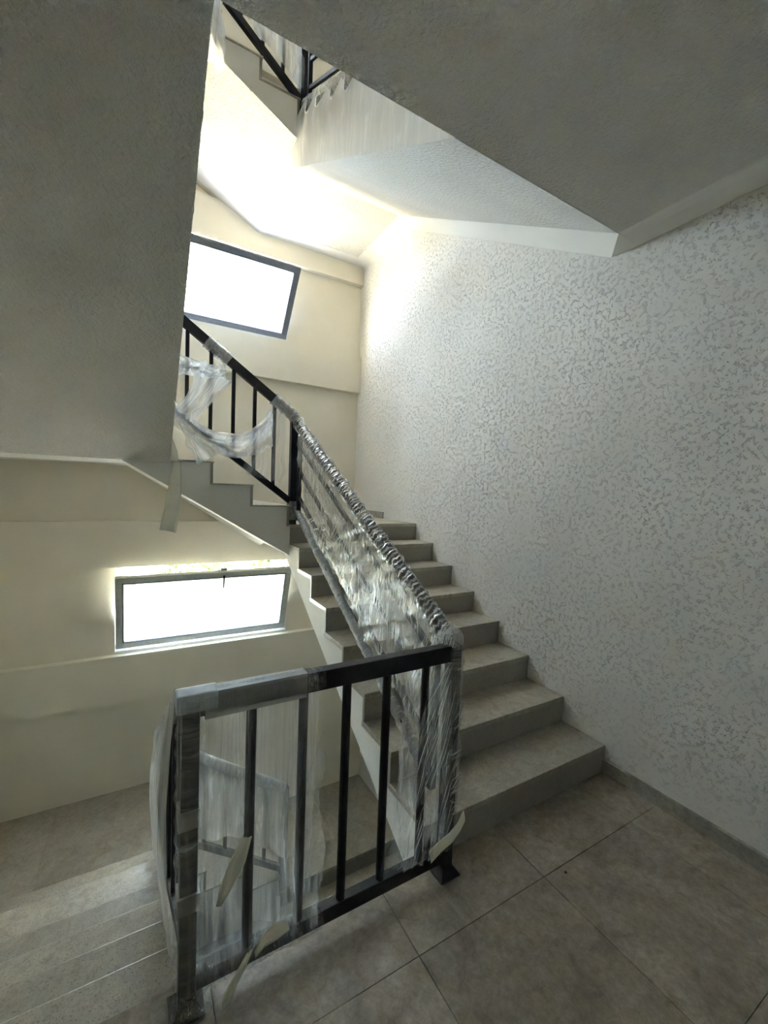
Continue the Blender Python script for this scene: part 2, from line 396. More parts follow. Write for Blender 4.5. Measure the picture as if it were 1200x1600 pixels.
def flight_B(z0, label, y1):
    root = empty('stair_flight', (-1.8, YW, z0)); tag(root, label, 'stairs', 'stair flights')
    zs = z0+(1.16 if z0 > 1 else 1.06)
    poly = [(-1.326, zs), (-1.326, z0+8*R-.014)]
    for k in range(4):
        x = XB[k]-.02
        poly += [(x, z0+(8+k)*R-.014), (x, z0+(9+k)*R-.014)]
    poly += [(-2.545, z0+12*R-.014), (-2.545, z0+1.79)]
    parts = [MB().prism(poly, 'Y', YW+.004, y1).build('stair_body', 'side')]
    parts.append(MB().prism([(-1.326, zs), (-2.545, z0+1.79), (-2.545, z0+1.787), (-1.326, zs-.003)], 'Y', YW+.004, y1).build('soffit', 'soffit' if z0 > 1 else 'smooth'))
    for k in range(4):
        x = XB[k]
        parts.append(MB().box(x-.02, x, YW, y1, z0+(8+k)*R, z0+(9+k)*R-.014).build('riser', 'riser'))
        x1 = XB[k+1]-.02 if k < 3 else -2.545
        parts.append(MB().box(x1, x+.006, YW-.004, y1, z0+(9+k)*R-.014, z0+(9+k)*R).build('tread', 'tread', bevel=.002))
    for o in parts: o.parent = root; o.matrix_parent_inverse = Matrix.Translation((1.8, -YW, -z0))
    return root
def flight_C(z0, label):
    # from the second landing (z0+12R) back to the next floor (z0+20R)
    root = empty('stair_flight', ((XL+XC)/2, 0, z0+12*R)); tag(root, label, 'stairs', 'stair flights')
    tc = YW/7
    poly = [(YW, z0+1.79), (YW, z0+12*R)]
    for j in range(8):
        y = YW-j*tc
        poly += [(y-.02, z0+(12+j)*R-(.03 if j else 0)), (y-.02, z0+(13+j)*R-.03)]
    poly[-1] = (0, z0+20*R-.2) ; poly[-2] = (0, z0+19*R-.03)
    poly[-1] = (0, z0+ZC)
    parts = [MB().prism(poly, 'X', XL+.001, XC-.004).build('stair_body', 'side')]
    parts.append(MB().prism([(YW, z0+1.79), (0, z0+ZC), (0, z0+ZC-.003), (YW, z0+1.787)], 'X', XL+.001, XC-.002).build('soffit', 'soffit'))
    for j in range(7):
        y = YW-j*tc
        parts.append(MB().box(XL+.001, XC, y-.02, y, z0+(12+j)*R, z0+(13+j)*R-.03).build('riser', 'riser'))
        parts.append(MB().box(XL+.001, XC+.004, y-tc-.02 if j < 6 else .001, y+.006, z0+(13+j)*R-.03, z0+(13+j)*R).build('tread', 'tread', bevel=.006))
    c = Vector(((XL+XC)/2, 0, z0+12*R))
    for o in parts: o.parent = root; o.matrix_parent_inverse = Matrix.Translation(-c)
    return root
def landing(z0, which, label, y1, mat_under):
    if which == 1:
        x0, x1, y0, zt_, zb = -W, -.001, 2.38, 8*R, 1.16
    else:
        x0, x1, y0, zt_, zb = XL+.001, -2.545, YW, 12*R, 1.79
    c = Vector(((x0+x1)/2, (y0+y1)/2, z0+zb))
    root = empty('stair_landing', c); tag(root, label, 'landing', 'stair landings')
    parts = [MB().box(x0, x1, y0, y1, z0+zb, z0+zt_-.012).build('landing_slab', mat_under)]
    nx = [x0, (x0+x1)/2, x1]; ny = [y0, y0+(y1-y0)*.5, y1]
    for i in range(2):
        for j in range(2):
            parts.append(MB().box(nx[i]+.001*i, nx[i+1]-.001*(1-i), ny[j]+.001*j, ny[j+1]-.001*(1-j), z0+zt_-.012, z0+zt_).build('tile', 'tread'))
    for o in parts: o.parent = root; o.matrix_parent_inverse = Matrix.Translation(-c)
    return root
flight_A(0, 'pale terrazzo flight rising along the scratched plaster wall from the tiled floor')
flight_B(0, 'short terrazzo flight under the upper window, open step profile on its side', YFB)
flight_C(0, 'flight with rough grey plaster underside hanging overhead, rising to the upper floor')
landing(0, 1, 'corner landing at the top of the long flight by the scratched wall', YFB, 'soffit')
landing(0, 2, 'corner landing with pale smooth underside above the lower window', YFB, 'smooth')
flight_A(S, 'overhead flight with rough white underside along the scratched wall, plastic sheet on its side')
flight_B(S, 'overhead short flight with sunlit rough underside above the upper window', YFB)
landing(S, 1, 'overhead corner landing with sunlit underside above the upper window', YFB, 'soffit')
landing(S, 2, 'highest corner landing behind the overhead rough plaster flight', YFB, 'soffit')
flight_C(-S, 'terrazzo flight going down beside the wrapped railing to the lower window')
flight_B(-S, 'short flight under the lower window seen through the railing film', YLB)
flight_A(-S, 'lowest long flight below the tiled floor, down in the stairwell')
landing(-S, 2, 'sunlit stone landing below the lower window', YLB, 'soffit')
landing(-S, 1, 'lowest corner landing below the lower window, deep in the stairwell', YLB, 'soffit')

# ------------------------------------------------------------------ windows
def hopper(name, label, x0, x1, z0, z1, yw, yo, tilt, sash_h, fm, ystay):
    root = empty(name, ((x0+x1)/2, yo, z0)); tag(root, label, kind='structure')
    c = Vector(((x0+x1)/2, yo, z0)); parts = []
    f = .045
    fr = MB()
    fr.box(x0, x1, yo, yo+.06, z0, z0+f*.7).box(x0, x1, yo, yo+.06, z1-f*.6, z1).box(x0, x0+f, yo, yo+.06, z0+f*.7, z1-f*.6).box(x1-f, x1, yo, yo+.06, z0+f*.7, z1-f*.6)
    parts.append(fr.build('outer_frame', 'frame'))
    parts.append(MB().box(x0-.0, x1+.0, yw-.012, yo, z0-.02, z0+.006).build('sill', 'sill'))
    rv = MB().box(x0, x0+.006, yw, yo, z0, z1).box(x1-.006, x1, yw, yo, z0, z1).box(x0, x1, yw, yo, z1-.006, z1)
    parts.append(rv.build('reveal', 'sill'))
    # sash, hinged at the bottom and tipped inwards
    ct, st = math.cos(tilt), math.sin(tilt)
    hy, hz = yo-.012, z0+.03
    def tip(mb):
        mb.v = [(x, hy + y*ct - z*st, hz + y*st + z*ct) for x, y, z in mb.v]
        return mb
    sx0, sx1 = x0+.012, x1-.012; g = .055; d = .05
    sm = MB().box(sx0, sx1, -d, 0, 0, g*1.15).box(sx0, sx1, -d, 0, sash_h-g, sash_h).box(sx0, sx0+g, -d, 0, g*1.15, sash_h-g).box(sx1-g, sx1, -d, 0, g*1.15, sash_h-g)
    parts.append(tip(sm).build('sash', fm, bevel=.003))
    bead = MB(); q = .012
    bead.box(sx0+g, sx1-g, -d-.004, -.01, g*1.15, g*1.15+q).box(sx0+g, sx1-g, -d-.004, -.01, sash_h-g-q, sash_h-g).box(sx0+g, sx0+g+q, -d-.004, -.01, g*1.15+q, sash_h-g-q).box(sx1-g-q, sx1-g, -d-.004, -.01, g*1.15+q, sash_h-g-q)
    parts.append(tip(bead).build('glazing_bead', 'frame_dark'))
    parts.append(tip(MB().box(sx0+g+.004, sx1-g-.004, -.03, -.024, g, sash_h-g)).build('pane', 'glass'))
    # stay arm from the frame head to the top of the sash, and catch
    cx = x0+(x1-x0)*ystay
    top = Vector((cx, hy-sash_h*st-d*.2*ct, hz+sash_h*ct))
    arm = tip(MB().bar((cx, -d-.012, sash_h-g*.6), (cx+.004, -d-.012, sash_h-g-.115), .014, .016))
    parts.append(arm.build('stay_arm', 'metal'))
    parts.append(MB().box(cx-.03, cx+.03, top.y-.01, top.y+.04, top.z-.0, top.z+.02).build('catch', 'frame_dark'))
    for o in parts: o.parent = root; o.matrix_parent_inverse = Matrix.Translation(-c)
    return root
hopper('window_1', 'grey bottom-hinged window tipped a little inwards, greenery above its sash', LX[0], LX[1], .03, .846, YLB, 3.24, math.radians(18), .76, 'frame', .57)
hopper('window_2', 'bottom-hinged window, glare blue painted into its dark frame, tipped far inwards above the wrapped railing', WX[0], WX[1], 3.37, 4.235, YFB, 3.60, math.radians(40), .80, 'frame_dark', .28)
hopper('window_3_added', 'unseen topmost bottom-hinged window added above the overhead flights', WX[0], WX[1], 6.67, 7.535, YFB, 3.60, math.radians(20), .80, 'frame_dark', .28)  # unseen repeat of the window below, added to light the upper shaft
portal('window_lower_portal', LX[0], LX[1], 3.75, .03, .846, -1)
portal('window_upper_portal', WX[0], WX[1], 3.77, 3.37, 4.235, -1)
portal('window_top_storey_offscreen', WX[0], WX[1], 3.77, 6.67, 7.535, -1)  # sky portal of the added, unseen top window

# ------------------------------------------------------------------ railings
def finish(root, parts):
    c = root.location.copy()
    for o in parts: o.parent = root; o.matrix_parent_inverse = Matrix.Translation(-c)
    return root
YR = -.08; XP0, XP1 = -2.284, -1.272
def base_shoe(parts, x, y, z, s=.05):
    mb = MB(); b = 0
    mb.v = [(x-s, y-s, z), (x+s, y-s, z), (x+s, y+s, z), (x-s, y+s, z), (x-s, y-s, z+.006), (x+s, y-s, z+.006), (x+s, y+s, z+.006), (x-s, y+s, z+.006),
            (x-.027, y-.027, z+.035), (x+.027, y-.027, z+.035), (x+.027, y+.027, z+.035), (x-.027, y+.027, z+.035)]
    mb.f = [(0, 3, 2, 1)] + [(i, (i+1) % 4, 4+(i+1) % 4, 4+i) for i in range(4)] + [(4+i, 4+(i+1) % 4, 8+(i+1) % 4, 8+i) for i in range(4)] + [(8, 9, 10, 11)]
    parts.append(mb.build('base_plate', 'metal'))
def near_railing():
    root = empty('railing', ((XP0+XP1)/2, YR, 0))
    tag(root, 'dark metal guard railing standing on the tiled floor at the well edge', 'railing', 'stair railings')
    P = []
    for x in (XP0, XP1):
        P.append(MB().box(x-.025, x+.025, YR-.025, YR+.025, .03, 1.0).build('post', 'metal', bevel=.003)); base_shoe(P, x, YR, 0)
    P.append(MB().box(XP0+.025, XP1-.025, YR-.022, YR+.022, .935, 1.003).build('handrail', 'metal', bevel=.003))
    P.append(MB().box(XP0+.025, XP1-.025, YR-.02, YR+.02, .06, .115).build('bottom_rail', 'metal', bevel=.003))
    for x in (-2.103, -1.928, -1.764, -1.595, -1.413):
        P.append(MB().tube((x, YR, .11), (x, YR, .94), .0165, 14).build('baluster', 'metal', smooth=False))
    return finish(root, P)
near_railing()
def rail_A(z0, label):
    x = -1.272
    root = empty('railing', (x, 0, z0)); tag(root, label, 'railing', 'stair railings')
    P = []
    y0, y1 = -.05, 2.06
    def ln(off, ya=y0, yb=y1): return (x, ya, z0+off+.5526*ya), (x, yb, z0+off+.5526*yb)
    P.append(MB().bar(*ln(1.04), .045, .06, vert_ends=True).build('handrail', 'metal', bevel=.003))
    for o in (.88, .67, .455): P.append(MB().bar(*ln(o, .03, 2.02), .022, .026, vert_ends=True).build('inclined_bar', 'metal'))
    P.append(MB().bar(*ln(.315, .03, 2.06), .035, .04, vert_ends=True).build('bottom_rail', 'metal', bevel=.003))
    P.append(MB().box(x-.016, x+.016, 1.985, 2.015, z0+1.36, z0+2.07).build('upright', 'metal'))
    P.append(MB().box(x-.016, x+.016, .02, .05, z0+.30, z0+1.0).build('upright', 'metal'))
    if z0 != 0:
        P.append(MB().box(x-.025, x+.025, YR-.025, YR+.025, z0, z0+1.0).build('post', 'metal'))
    return finish(root, P)
rail_A(0, 'inclined metal railing wrapped in shiny film beside the long terrazzo flight')
rail_A(S, 'overhead inclined railing behind the hanging milky plastic sheet')
def rail_B(z0, label):
    y = 2.10
    root = empty('railing', (-1.295, y, z0+8*R)); tag(root, label, 'railing', 'stair railings')
    P = []
    xa, xb = -1.295, -2.27
    def zt(x): return z0+2.299+(2.869-2.299)/(-2.147+1.326)*(x+1.326)-.035
    def zb(x): return z0+1.53+(2.17-1.53)/(-2.204+1.33)*(x+1.33)
    P.append(MB().box(xa-.03, xa+.03, y-.03, y+.03, z0+8*R, zt(xa)+.03).build('post', 'metal', bevel=.003))
    P.append(MB().box(xb-.025, xb+.025, y-.025, y+.025, z0+12*R, zt(xb)+.03).build('post', 'metal', bevel=.003))
    P.append(MB().bar((xa, y, zt(xa)), (xb, y, zt(xb)), .045, .07, vert_ends=True).build('handrail', 'metal', bevel=.003))
    P.append(MB().bar((xa, y, zb(xa)), (xb, y, zb(xb)), .04, .05, vert_ends=True).build('bottom_rail', 'metal', bevel=.003))
    for x in (-2.133, -1.965, -1.797, -1.63, -1.468):
        P.append(MB().box(x-.013, x+.013, y-.013, y+.013, zb(x)+.0, zt(x)).build('baluster', 'metal'))
    return finish(root, P)
rail_B(0, 'dark stair railing with torn plastic drapes in front of the upper window')
rail_B(S, 'overhead stair railing seen through the gap beside the ceiling edge')
rail_B(-S, 'film-covered stair railing seen low down through the guard railing')
def rail_C(z0, label):
    x = XP0
    root = empty('railing', (x, 2.12, z0+12*R)); tag(root, label, 'railing', 'stair railings')
    P = []; ya, yb = -.05, 2.1
    za, zb_ = z0+20*R+.97, z0+12*R+1.02
    def zz(y, off): return za+(zb_-za)*(y-ya)/(yb-ya)+off
    P.append(MB().bar((x, ya, zz(ya, 0)), (x, yb, zz(yb, 0)), .045, .06, vert_ends=True).build('handrail', 'metal', bevel=.003))
    P.append(MB().bar((x, ya, zz(ya, -.80)), (x, yb, zz(yb, -.80)), .035, .04, vert_ends=True).build('bottom_rail', 'metal', bevel=.003))
    for k in range(1, 8):
        y = ya+(yb-ya)*k/8
        P.append(MB().box(x-.013, x+.013, y-.013, y+.013, zz(y, -.8), zz(y, 0)).build('baluster', 'metal'))
    return finish(root, P)
rail_C(-S, 'railing of the flight going down, bagged in cloudy film beside the guard railing post')

# ------------------------------------------------------------------ plastic film
def hsh(*a):
    return random.Random(hash(tuple(round(q*1000) for q in a))).uniform(-1, 1)
def vnoise(x, y, seed=0):
    xi_, yi = math.floor(x), math.floor(y); fx, fy = x-xi_, y-yi
    fx = fx*fx*(3-2*fx); fy = fy*fy*(3-2*fy)
    def h(i, j): return random.Random(i*7349+j*9151+seed*31337).uniform(-1, 1)
    return (h(xi_, yi)*(1-fx)+h(xi_+1, yi)*fx)*(1-fy)+(h(xi_, yi+1)*(1-fx)+h(xi_+1, yi+1)*fx)*fy
def sheet(name, fn, nu, nv, mat, keep=None, smooth=True, uvs=(1, 1)):
    mb = MB(); mb.uv = []
    for j in range(nv+1):
        for i in range(nu+1):
            u, v = i/nu, j/nv
            mb.v.append(tuple(fn(u, v))); mb.uv.append((u*uvs[0], v*uvs[1]))
    for j in range(nv):
        for i in range(nu):
            if keep and not keep((i+.5)/nu, (j+.5)/nv): continue
            a = j*(nu+1)+i; mb.f.append((a, a+1, a+nu+2, a+nu+1))
    return mb.build(name, mat, smooth=smooth)
def wrap_tube(name, pts, rad, mat, n=12, seed=0, amp=.004, per=60, uvs=(1, 1), closed_end=False):
    # film wound round a bar: rings with spiral ridges
    L = [0]
    for a, b in zip(pts[:-1], pts[1:]): L.append(L[-1]+(Vector(b)-Vector(a)).length)
    tot = L[-1]; nr = max(8, int(tot*per))
    mb = MB(); mb.uv = []
    for k in range(nr+1):
        s = tot*k/nr; i = 0
        while i < len(pts)-2 and s > L[i+1]: i += 1
        a, b = Vector(pts[i]), Vector(pts[i+1]); t = (s-L[i])/(L[i+1]-L[i]); c = a.lerp(b, t); d = (b-a).normalized()
        x = d.orthogonal().normalized() if abs(d.z) > .95 else d.cross(Vector((0, 0, 1))).normalized()
        y = x.cross(d).normalized()
        for m in range(n):
            th = 2*math.pi*m/n
            rr = rad*(1+.18*abs(math.cos(2*th)))+amp*math.sin(s*95+th*2)+amp*1.6*vnoise(s*40, m*.9, seed)
            mb.v.append(tuple(c+(x*math.cos(th)+y*math.sin(th))*rr)); mb.uv.append((s*uvs[0], m/n*uvs[1]))
    for k in range(nr):
        for m in range(n): mb.f.append((k*n+m, k*n+(m+1) % n, (k+1)*n+(m+1) % n, (k+1)*n+m))
    return mb.build(name, mat, smooth=True)
def wrapthing(label, group, loc, parts, name='plastic_wrap', cat='plastic wrap'):
    r = empty(name, loc); tag(r, label, cat, group); return finish(r, parts)

def creases(name, segs, wid, nrm, mat='film_glint', seed=0):
    # narrow folded slivers of film standing on a sheet: (p, q, width factor)
    mb = MB(); mb.uv = []; rnd = random.Random(seed); N = Vector(nrm)
    for p, q, wf_ in segs:
        p, q = Vector(p), Vector(q); d = (q-p); s_ = d.cross(N).normalized(); k = len(mb.v); w0 = wid*wf_
        prof = (0, .7, 1, .8, 0)
        for i, a in enumerate(prof):
            c = p+d*(i/4)+s_*rnd.uniform(-.6, .6)*w0
            for e, hgt in ((-.5, 0), (0, 1), (.5, 0)):
                mb.v.append(tuple(c+s_*e*w0*max(a, .12)+N*hgt*w0*.6*a)); mb.uv.append((rnd.random(), i/4))
        for i in range(4):
            for e in range(2):
                b = k+i*3+e; mb.f.append((b, b+1, b+4, b+3))
    return mb.build(name, mat, smooth=True)
rc = random.Random(9)
segsR = []
for i in range(46):
    zt0 = rc.uniform(.15, .8); x_ = rc.uniform(-1.55+.12*zt0, -1.27); L_ = rc.uniform(.06, .25)
    segsR.append(((x_, YR-.05, zt0), (x_+L_*rc.uniform(.25, .55), YR-.05, min(.95, zt0+L_)), rc.uniform(.4, 1.2)))
for i in range(14):
    z_ = rc.uniform(.25, .75); segsR.append(((-1.30, YR-.05, z_), (-1.24, YR-.05, z_+rc.uniform(-.05, .08)), rc.uniform(1, 2.2)))
segsL = []
for i in range(60):
    z_ = rc.uniform(.1, .7); x_ = rc.uniform(-2.28, -1.88); L_ = rc.uniform(.1, .3)
    segsL.append(((x_, YR-.046, z_), (x_+rc.uniform(-.015, .025), YR-.046, z_+L_), rc.uniform(.25, .7)))
for i in range(12):
    z_ = rc.uniform(.12, .5); segsL.append(((-1.95+rc.uniform(-.04, .06), YR-.046, z_), (-1.90+rc.uniform(-.03, .05), YR-.046, z_+rc.uniform(.1, .4)), rc.uniform(.5, 1.2)))
# 1. left half of the near railing: one taut sheet in front, one behind, taped top
def f_front(u, v):
    x = -2.312+.46*u + .012*vnoise(v*5, 3, 1)*(u > .9)
    z = .07+.93*v
    y = YR-.030-.008*math.sin(u*9)+.006*vnoise(u*26, v*2.2, 2)+.006*vnoise(u*5, v*4, 3) - .006*(1-v)
    return x, y, z
def f_back(u, v):
    x = -2.30+.43*u; z = .09+.9*v
    return x, YR+.032+.006*vnoise(u*22, v*2, 5)+.008*vnoise(u*4, v*3, 6), z
wrapthing('cloudy stretch film over the left bays of the guard railing', None, (-2.1, YR, .08),
          [sheet('front_sheet', f_front, 60, 40, 'film_clear', keep=lambda u, v: not (u > .97+.04*vnoise(v*9, 1, 4))),
           sheet('back_sheet', f_back, 50, 30, 'film_clear'),
           creases('crease', segsL, .006, (0, -1, 0), 'film_clear', seed=3),
           wrap_tube('rail_film', [(-2.30, YR, .97), (-1.86, YR, .97)], .036, 'film_crumple', amp=.002, uvs=(3, 2)),
           wrap_tube('bottom_film', [(-2.27, YR, .088), (-1.84, YR, .088)], .036, 'film_crumple', amp=.005, uvs=(3, 2))])
wrapthing('cloudy film wound round the guard railing post next to the descending flight', None, (XP0, YR, .02),
          [wrap_tube('wound_film', [(XP0, YR, .0+.03), (XP0, YR, .98)], .036, 'film_clear', amp=.003, seed=3, uvs=(1.5, .6)),
           sheet('foot_bundle', lambda u, v: (XP0+(.04+.045*v*(1+.5*vnoise(u*7, v*2, 8)))*math.cos(6.283*u), YR+(.04+.045*v*(1+.5*vnoise(u*7+3, v*2, 8)))*math.sin(6.283*u), .075-.068*v+.02*vnoise(u*9, v*3, 9)*(1-v)), 40, 8, 'film_crumple', uvs=(2, 1))])
# 2. crumpled film between the last baluster and the right post
def f_right(u, v):
    z = .12+.80*v
    xl = -1.62+.20*v+.03*vnoise(v*7, 1, 11); xr = XP1+.035
    x = xl+(xr-xl)*u
    y = YR-.028-.012*abs(vnoise(u*9+v*5, v*3, 12))-.006*vnoise(u*30, v*18, 13)
    return x, y, z
def f_right2(u, v):
    z = .12+.82*v; xl = -1.50; xr = XP1+.03
    return xl+(xr-xl)*u, YR+.03+.02*vnoise(u*6, v*7, 15), z
wrapthing('torn crumpled film on the guard railing post at the foot of the long flight', None, (XP1, YR, .05),
          [sheet('front_sheet', f_right, 50, 60, 'film_crumple', keep=lambda u, v: vnoise(u*5, v*7, 16) > -.55 or u > .8, uvs=(.7, .9)),
           sheet('back_sheet', f_right2, 30, 40, 'film_crumple', uvs=(.7, .9)),
           creases('crease', segsR, .0030, (0, -1, 0), seed=2),
           wrap_tube('wound_film', [(XP1, YR, .16), (XP1, YR, 1.0)], .036, 'film_clear', amp=.004, seed=8, uvs=(2, .7)),
           sheet('corner_bunch', lambda u, v: (XP1+.055*math.sin(3.14*v)*math.cos(6.283*u)*(1+.25*vnoise(u*9, v*5, 17)), YR+.02+.06*math.sin(3.14*v)*math.sin(6.283*u)*(1+.25*vnoise(u*9, v*5, 18)), .94+.15*v), 28, 12, 'film_rail')])
# 3. railing of the long flight: spirally wrapped handrail and glittering sheet
xa = -1.272
def Ap(y, off): return (xa, y, off+.5526*y)
def f_A(u, v):
    y = -.03+2.0*u
    top, bot = 1.03, .44+.03*math.sin(u*14)
    off = bot+(top-bot)*v
    pinch = .035*math.sin(u*26+v*4)*math.sin(3.14*v)
    return xa-.03-.012*vnoise(u*44+v*14, v*2.5, 21)+.4*pinch*vnoise(u*9, v*2, 22), y+.04*vnoise(u*9, v*3, 23), off+.5526*y
def f_A2(u, v):
    y = -.03+2.0*u; off = .46+.57*v
    return xa+.028+.010*vnoise(u*34, v*3, 25), y, off+.5526*y
def f_Ab(u, v):
    y = .05+2.0*u
    return xa-.032+.006*vnoise(u*40, v*3, 26), y, .29+.05*v+.02*vnoise(u*12, 1, 27)+.5526*y
rc = random.Random(5); segsA = []
def AP2(y, off, dx=0): return (xa-.045+dx, y, off+.5526*y)
for ay, ao, y0_, y1_, n_ in ((.37, 1.0, .12, 1.05, 22), (.75, 1.0, .6, 1.35, 14), (1.25, .99, 1.1, 1.75, 12), (1.72, .99, 1.5, 1.95, 8)):
    for i in range(n_):
        ye = y0_+(y1_-y0_)*(i+rc.random())/n_; oe = rc.uniform(.45, .62)
        t0, t1 = rc.uniform(.05, .35), rc.uniform(.55, 1.0)
        a_, b_ = Vector(AP2(ay+(ye-ay)*.35+rc.uniform(-.06, .06), ao)), Vector(AP2(ye, oe))
        segsA.append((a_.lerp(b_, t0), a_.lerp(b_, t1), rc.uniform(.35, 1.1)))
for i in range(16):
    y_ = rc.uniform(1.2, 1.75); o_ = rc.uniform(.46, .66); segsA.append((AP2(y_, o_), AP2(y_-rc.uniform(.08, .2), o_+rc.uniform(.0, .1)), rc.uniform(1.2, 2.6)))
for i in range(40):
    y_ = rc.uniform(.05, 1.85); o_ = rc.uniform(.46, .8); segsA.append((AP2(y_, o_), AP2(y_-rc.uniform(.0, .1), o_+rc.uniform(.08, .22)), rc.uniform(.4, 1.1)))
wrapthing('glittering stretch film wound round the inclined railing of the long flight', None, (xa, 0, .3),
          [wrap_tube('wound_film', [Ap(-.06, 1.04), Ap(2.1, 1.04)], .040, 'film_stripe', amp=.005, seed=11, per=110, uvs=(1, 1)),
           sheet('front_sheet', f_A, 180, 30, 'film_rail', uvs=(2.2, .8), keep=lambda u, v: not (u > .93 and v < .5)),
           creases('crease', segsA, .0062, (-1, 0, 0), seed=1),
           sheet('back_sheet', f_A2, 90, 16, 'film_clear', uvs=(2.2, .6)),
           wrap_tube('bottom_film', [Ap(.05, .315), Ap(2.06, .315)], .027, 'film_white', amp=.003, seed=14, uvs=(6, 1))])
# 4. torn drapes on the railing under the upper window
yB = 2.055
def zt(x, dz=0): return 2.299+(2.869-2.299)/(-2.147+1.326)*(x+1.326)-.035+dz
def swag(a, b, drop, wid, y0, seed, wide2=None, name='drape'):
    a, b = Vector(a), Vector(b); w2 = wid if wide2 is None else wide2
    def fn(u, v):
        p = a.lerp(b, u); p.z -= drop*4*u*(1-u)
        p.z += (v-.5)*(wid+(w2-wid)*u)*(1-.25*math.sin(3.14*u))
        p.y = y0+.02*math.sin(v*9+u*5)+.018*vnoise(u*6, v*7, seed)+.01*vnoise(u*20, v*12, seed+1)
        p.z += .014*vnoise(u*8, v*4, seed+2)
        return p
    return sheet(name, fn, 40, 20, 'film_white', uvs=(.5, 1.2))
def hang(a, b, wa, wb_, seed, mat='film_white', name='drape', y=yB, amp=.02):
    a, b = Vector(a), Vector(b); d = (b-a); s = Vector((d.z, 0, -d.x)).normalized()
    def fn(u, v):
        p = a+d*v+s*(u-.5)*(wa+(wb_-wa)*v)
        p.y = p.y+amp*math.sin(u*11+v*2)+amp*.7*vnoise(u*5, v*5, seed)
        p += s*.02*vnoise(u*3, v*6, seed+5)
        return p
    return sheet(name, fn, 24, 34, mat, uvs=(.6, .6))
wrapthing('loose swag of white plastic hanging from the railing by the upper window', 'white plastic drapes', (-2.0, yB, 2.1),
          [swag((-2.24, yB, 2.52), (-1.87, yB, 2.50), .02, .16, yB-.03, 41, .12),
           hang((-1.92, yB-.02, 2.50), (-2.15, yB-.02, 2.12), .20, .16, 43),
           wrap_tube('wound_film', [(-2.0, 2.10, zt(-2.0)), (-1.83, 2.10, zt(-1.83))], .045, 'film_white', amp=.005, seed=44, uvs=(4, 1))])
wrapthing('long swag of white plastic sagging across the lower balusters by the upper window', 'white plastic drapes', (-1.8, yB, 1.8),
          [swag((-2.22, yB, 2.16), (-1.50, yB, 2.12), .19, .17, yB-.02, 46, .30),
           hang((-1.45, yB-.015, 2.30), (-1.56, yB-.015, 1.70), .16, .34, 47, 'film_clear'),
           hang((-2.15, yB-.01, 2.10), (-1.98, yB-.01, 1.83), .10, .20, 48),
           wrap_tube('wound_film', [(-1.48, 2.10, zt(-1.48)), (-1.30, 2.10, zt(-1.30)-.0), (-1.272, 2.04, 2.19)], .045, 'film_white', amp=.006, seed=49, uvs=(4, 1)),
           wrap_tube('post_film', [(-1.295, 2.10, 1.36), (-1.295, 2.10, 1.52)], .038, 'film_white', amp=.004, seed=50)])
# 5. film bag round the railing of the descending flight
def f_C(u, v):
    y = -.06+2.22*u; zt_ = .985-1.27*(y+.05)/2.15; zb_ = zt_-.86-.05*math.sin(u*8)
    return XP0-.035-.03*math.sin(3.14*v)+.012*vnoise(u*12, v*3, 61)+.006*vnoise(u*40, v*4, 62), y, zb_+(zt_+.03-zb_)*v
def f_C2(u, v):
    y = -.03+2.15*u; zt_ = .985-1.27*(y+.05)/2.15
    return XP0+.03+.02*math.sin(3.14*v)+.010*vnoise(u*14, v*3, 64), y, zt_-.86+.88*v
wrapthing('long bag of cloudy film round the railing of the flight going down', None, (XP0, 2.1, -1.2),
          [sheet('outer_sheet', f_C, 90, 20, 'film_white', uvs=(1.6, .6)),
           sheet('inner_sheet', f_C2, 60, 14, 'film_clear', uvs=(1.6, .6)),
           sheet('foot_bundle', lambda u, v: (XP0+(.03+.07*v)*math.cos(6.283*u)*(1+.5*vnoise(u*8, v*2, 65)), 2.12+(.03+.08*v)*math.sin(6.283*u)*(1+.5*vnoise(u*8+5, v*2, 66)), -1.20-.112*v), 40, 8, 'film_white')])
# film on the low railing seen through the guard railing
def f_lowB(u, v):
    x = -2.2+.9*u; zz = zt(x, .03)-S
    return x, 2.06+.015*vnoise(u*14, v*3, 71), zz-.62*v*(1+.1*vnoise(u*6, 2, 72))
wrapthing('cloudy film hanging on the low railing down in the stairwell', None, (-1.8, 2.06, -1.6),
          [sheet('sheet', f_lowB, 60, 20, 'film_white', uvs=(.9, .6)),
           wrap_tube('wound_film', [(-2.25, 2.10, zt(-2.25)-S), (-1.31, 2.10, zt(-1.31)-S)], .044, 'film_white', amp=.002, seed=74, uvs=(5, 1))])
# 6. overhead: pleated milky sheet on the side of the flight, torn film on its railing
def f_sh(u, v):
    y = .0+2.30*u
    zb_ = S-.215+.578*y-.02; zt_ = S+.30+.5526*y+.04
    pl = math.sin(u*58)*.5+.5
    zz = zb_+(zt_-zb_)*v - (.16*max(0, v-.72)/.28*pl)
    return -1.345-.004-.03*(v**3)*(math.sin(u*58))*.8-.01*vnoise(u*10, v*3, 81), y, zz
wrapthing('milky pleated plastic sheet covering the side of the overhead flight', None, (-1.36, 1.1, 4.0),
          [sheet('sheet', f_sh, 150, 24, 'film_sheet', uvs=(2.3, 1)),
           wrap_tube('wound_film', [(-1.272, .3, S+.315+.5526*.3), (-1.272, 2.05, S+.315+.5526*2.05)], .05, 'film_rail', amp=.008, seed=83, uvs=(6, 1))])
def f_oB(u, v):
    x = -2.2+.9*u
    return x, 2.06+.02*vnoise(u*12, v*4, 85), zt(x, .0)+S-.70*v
wrapthing('torn plastic film hanging on the overhead stair railing', None, (-1.8, 2.06, 4.9),
          [sheet('sheet', f_oB, 60, 20, 'film_white', uvs=(.9, .7))])
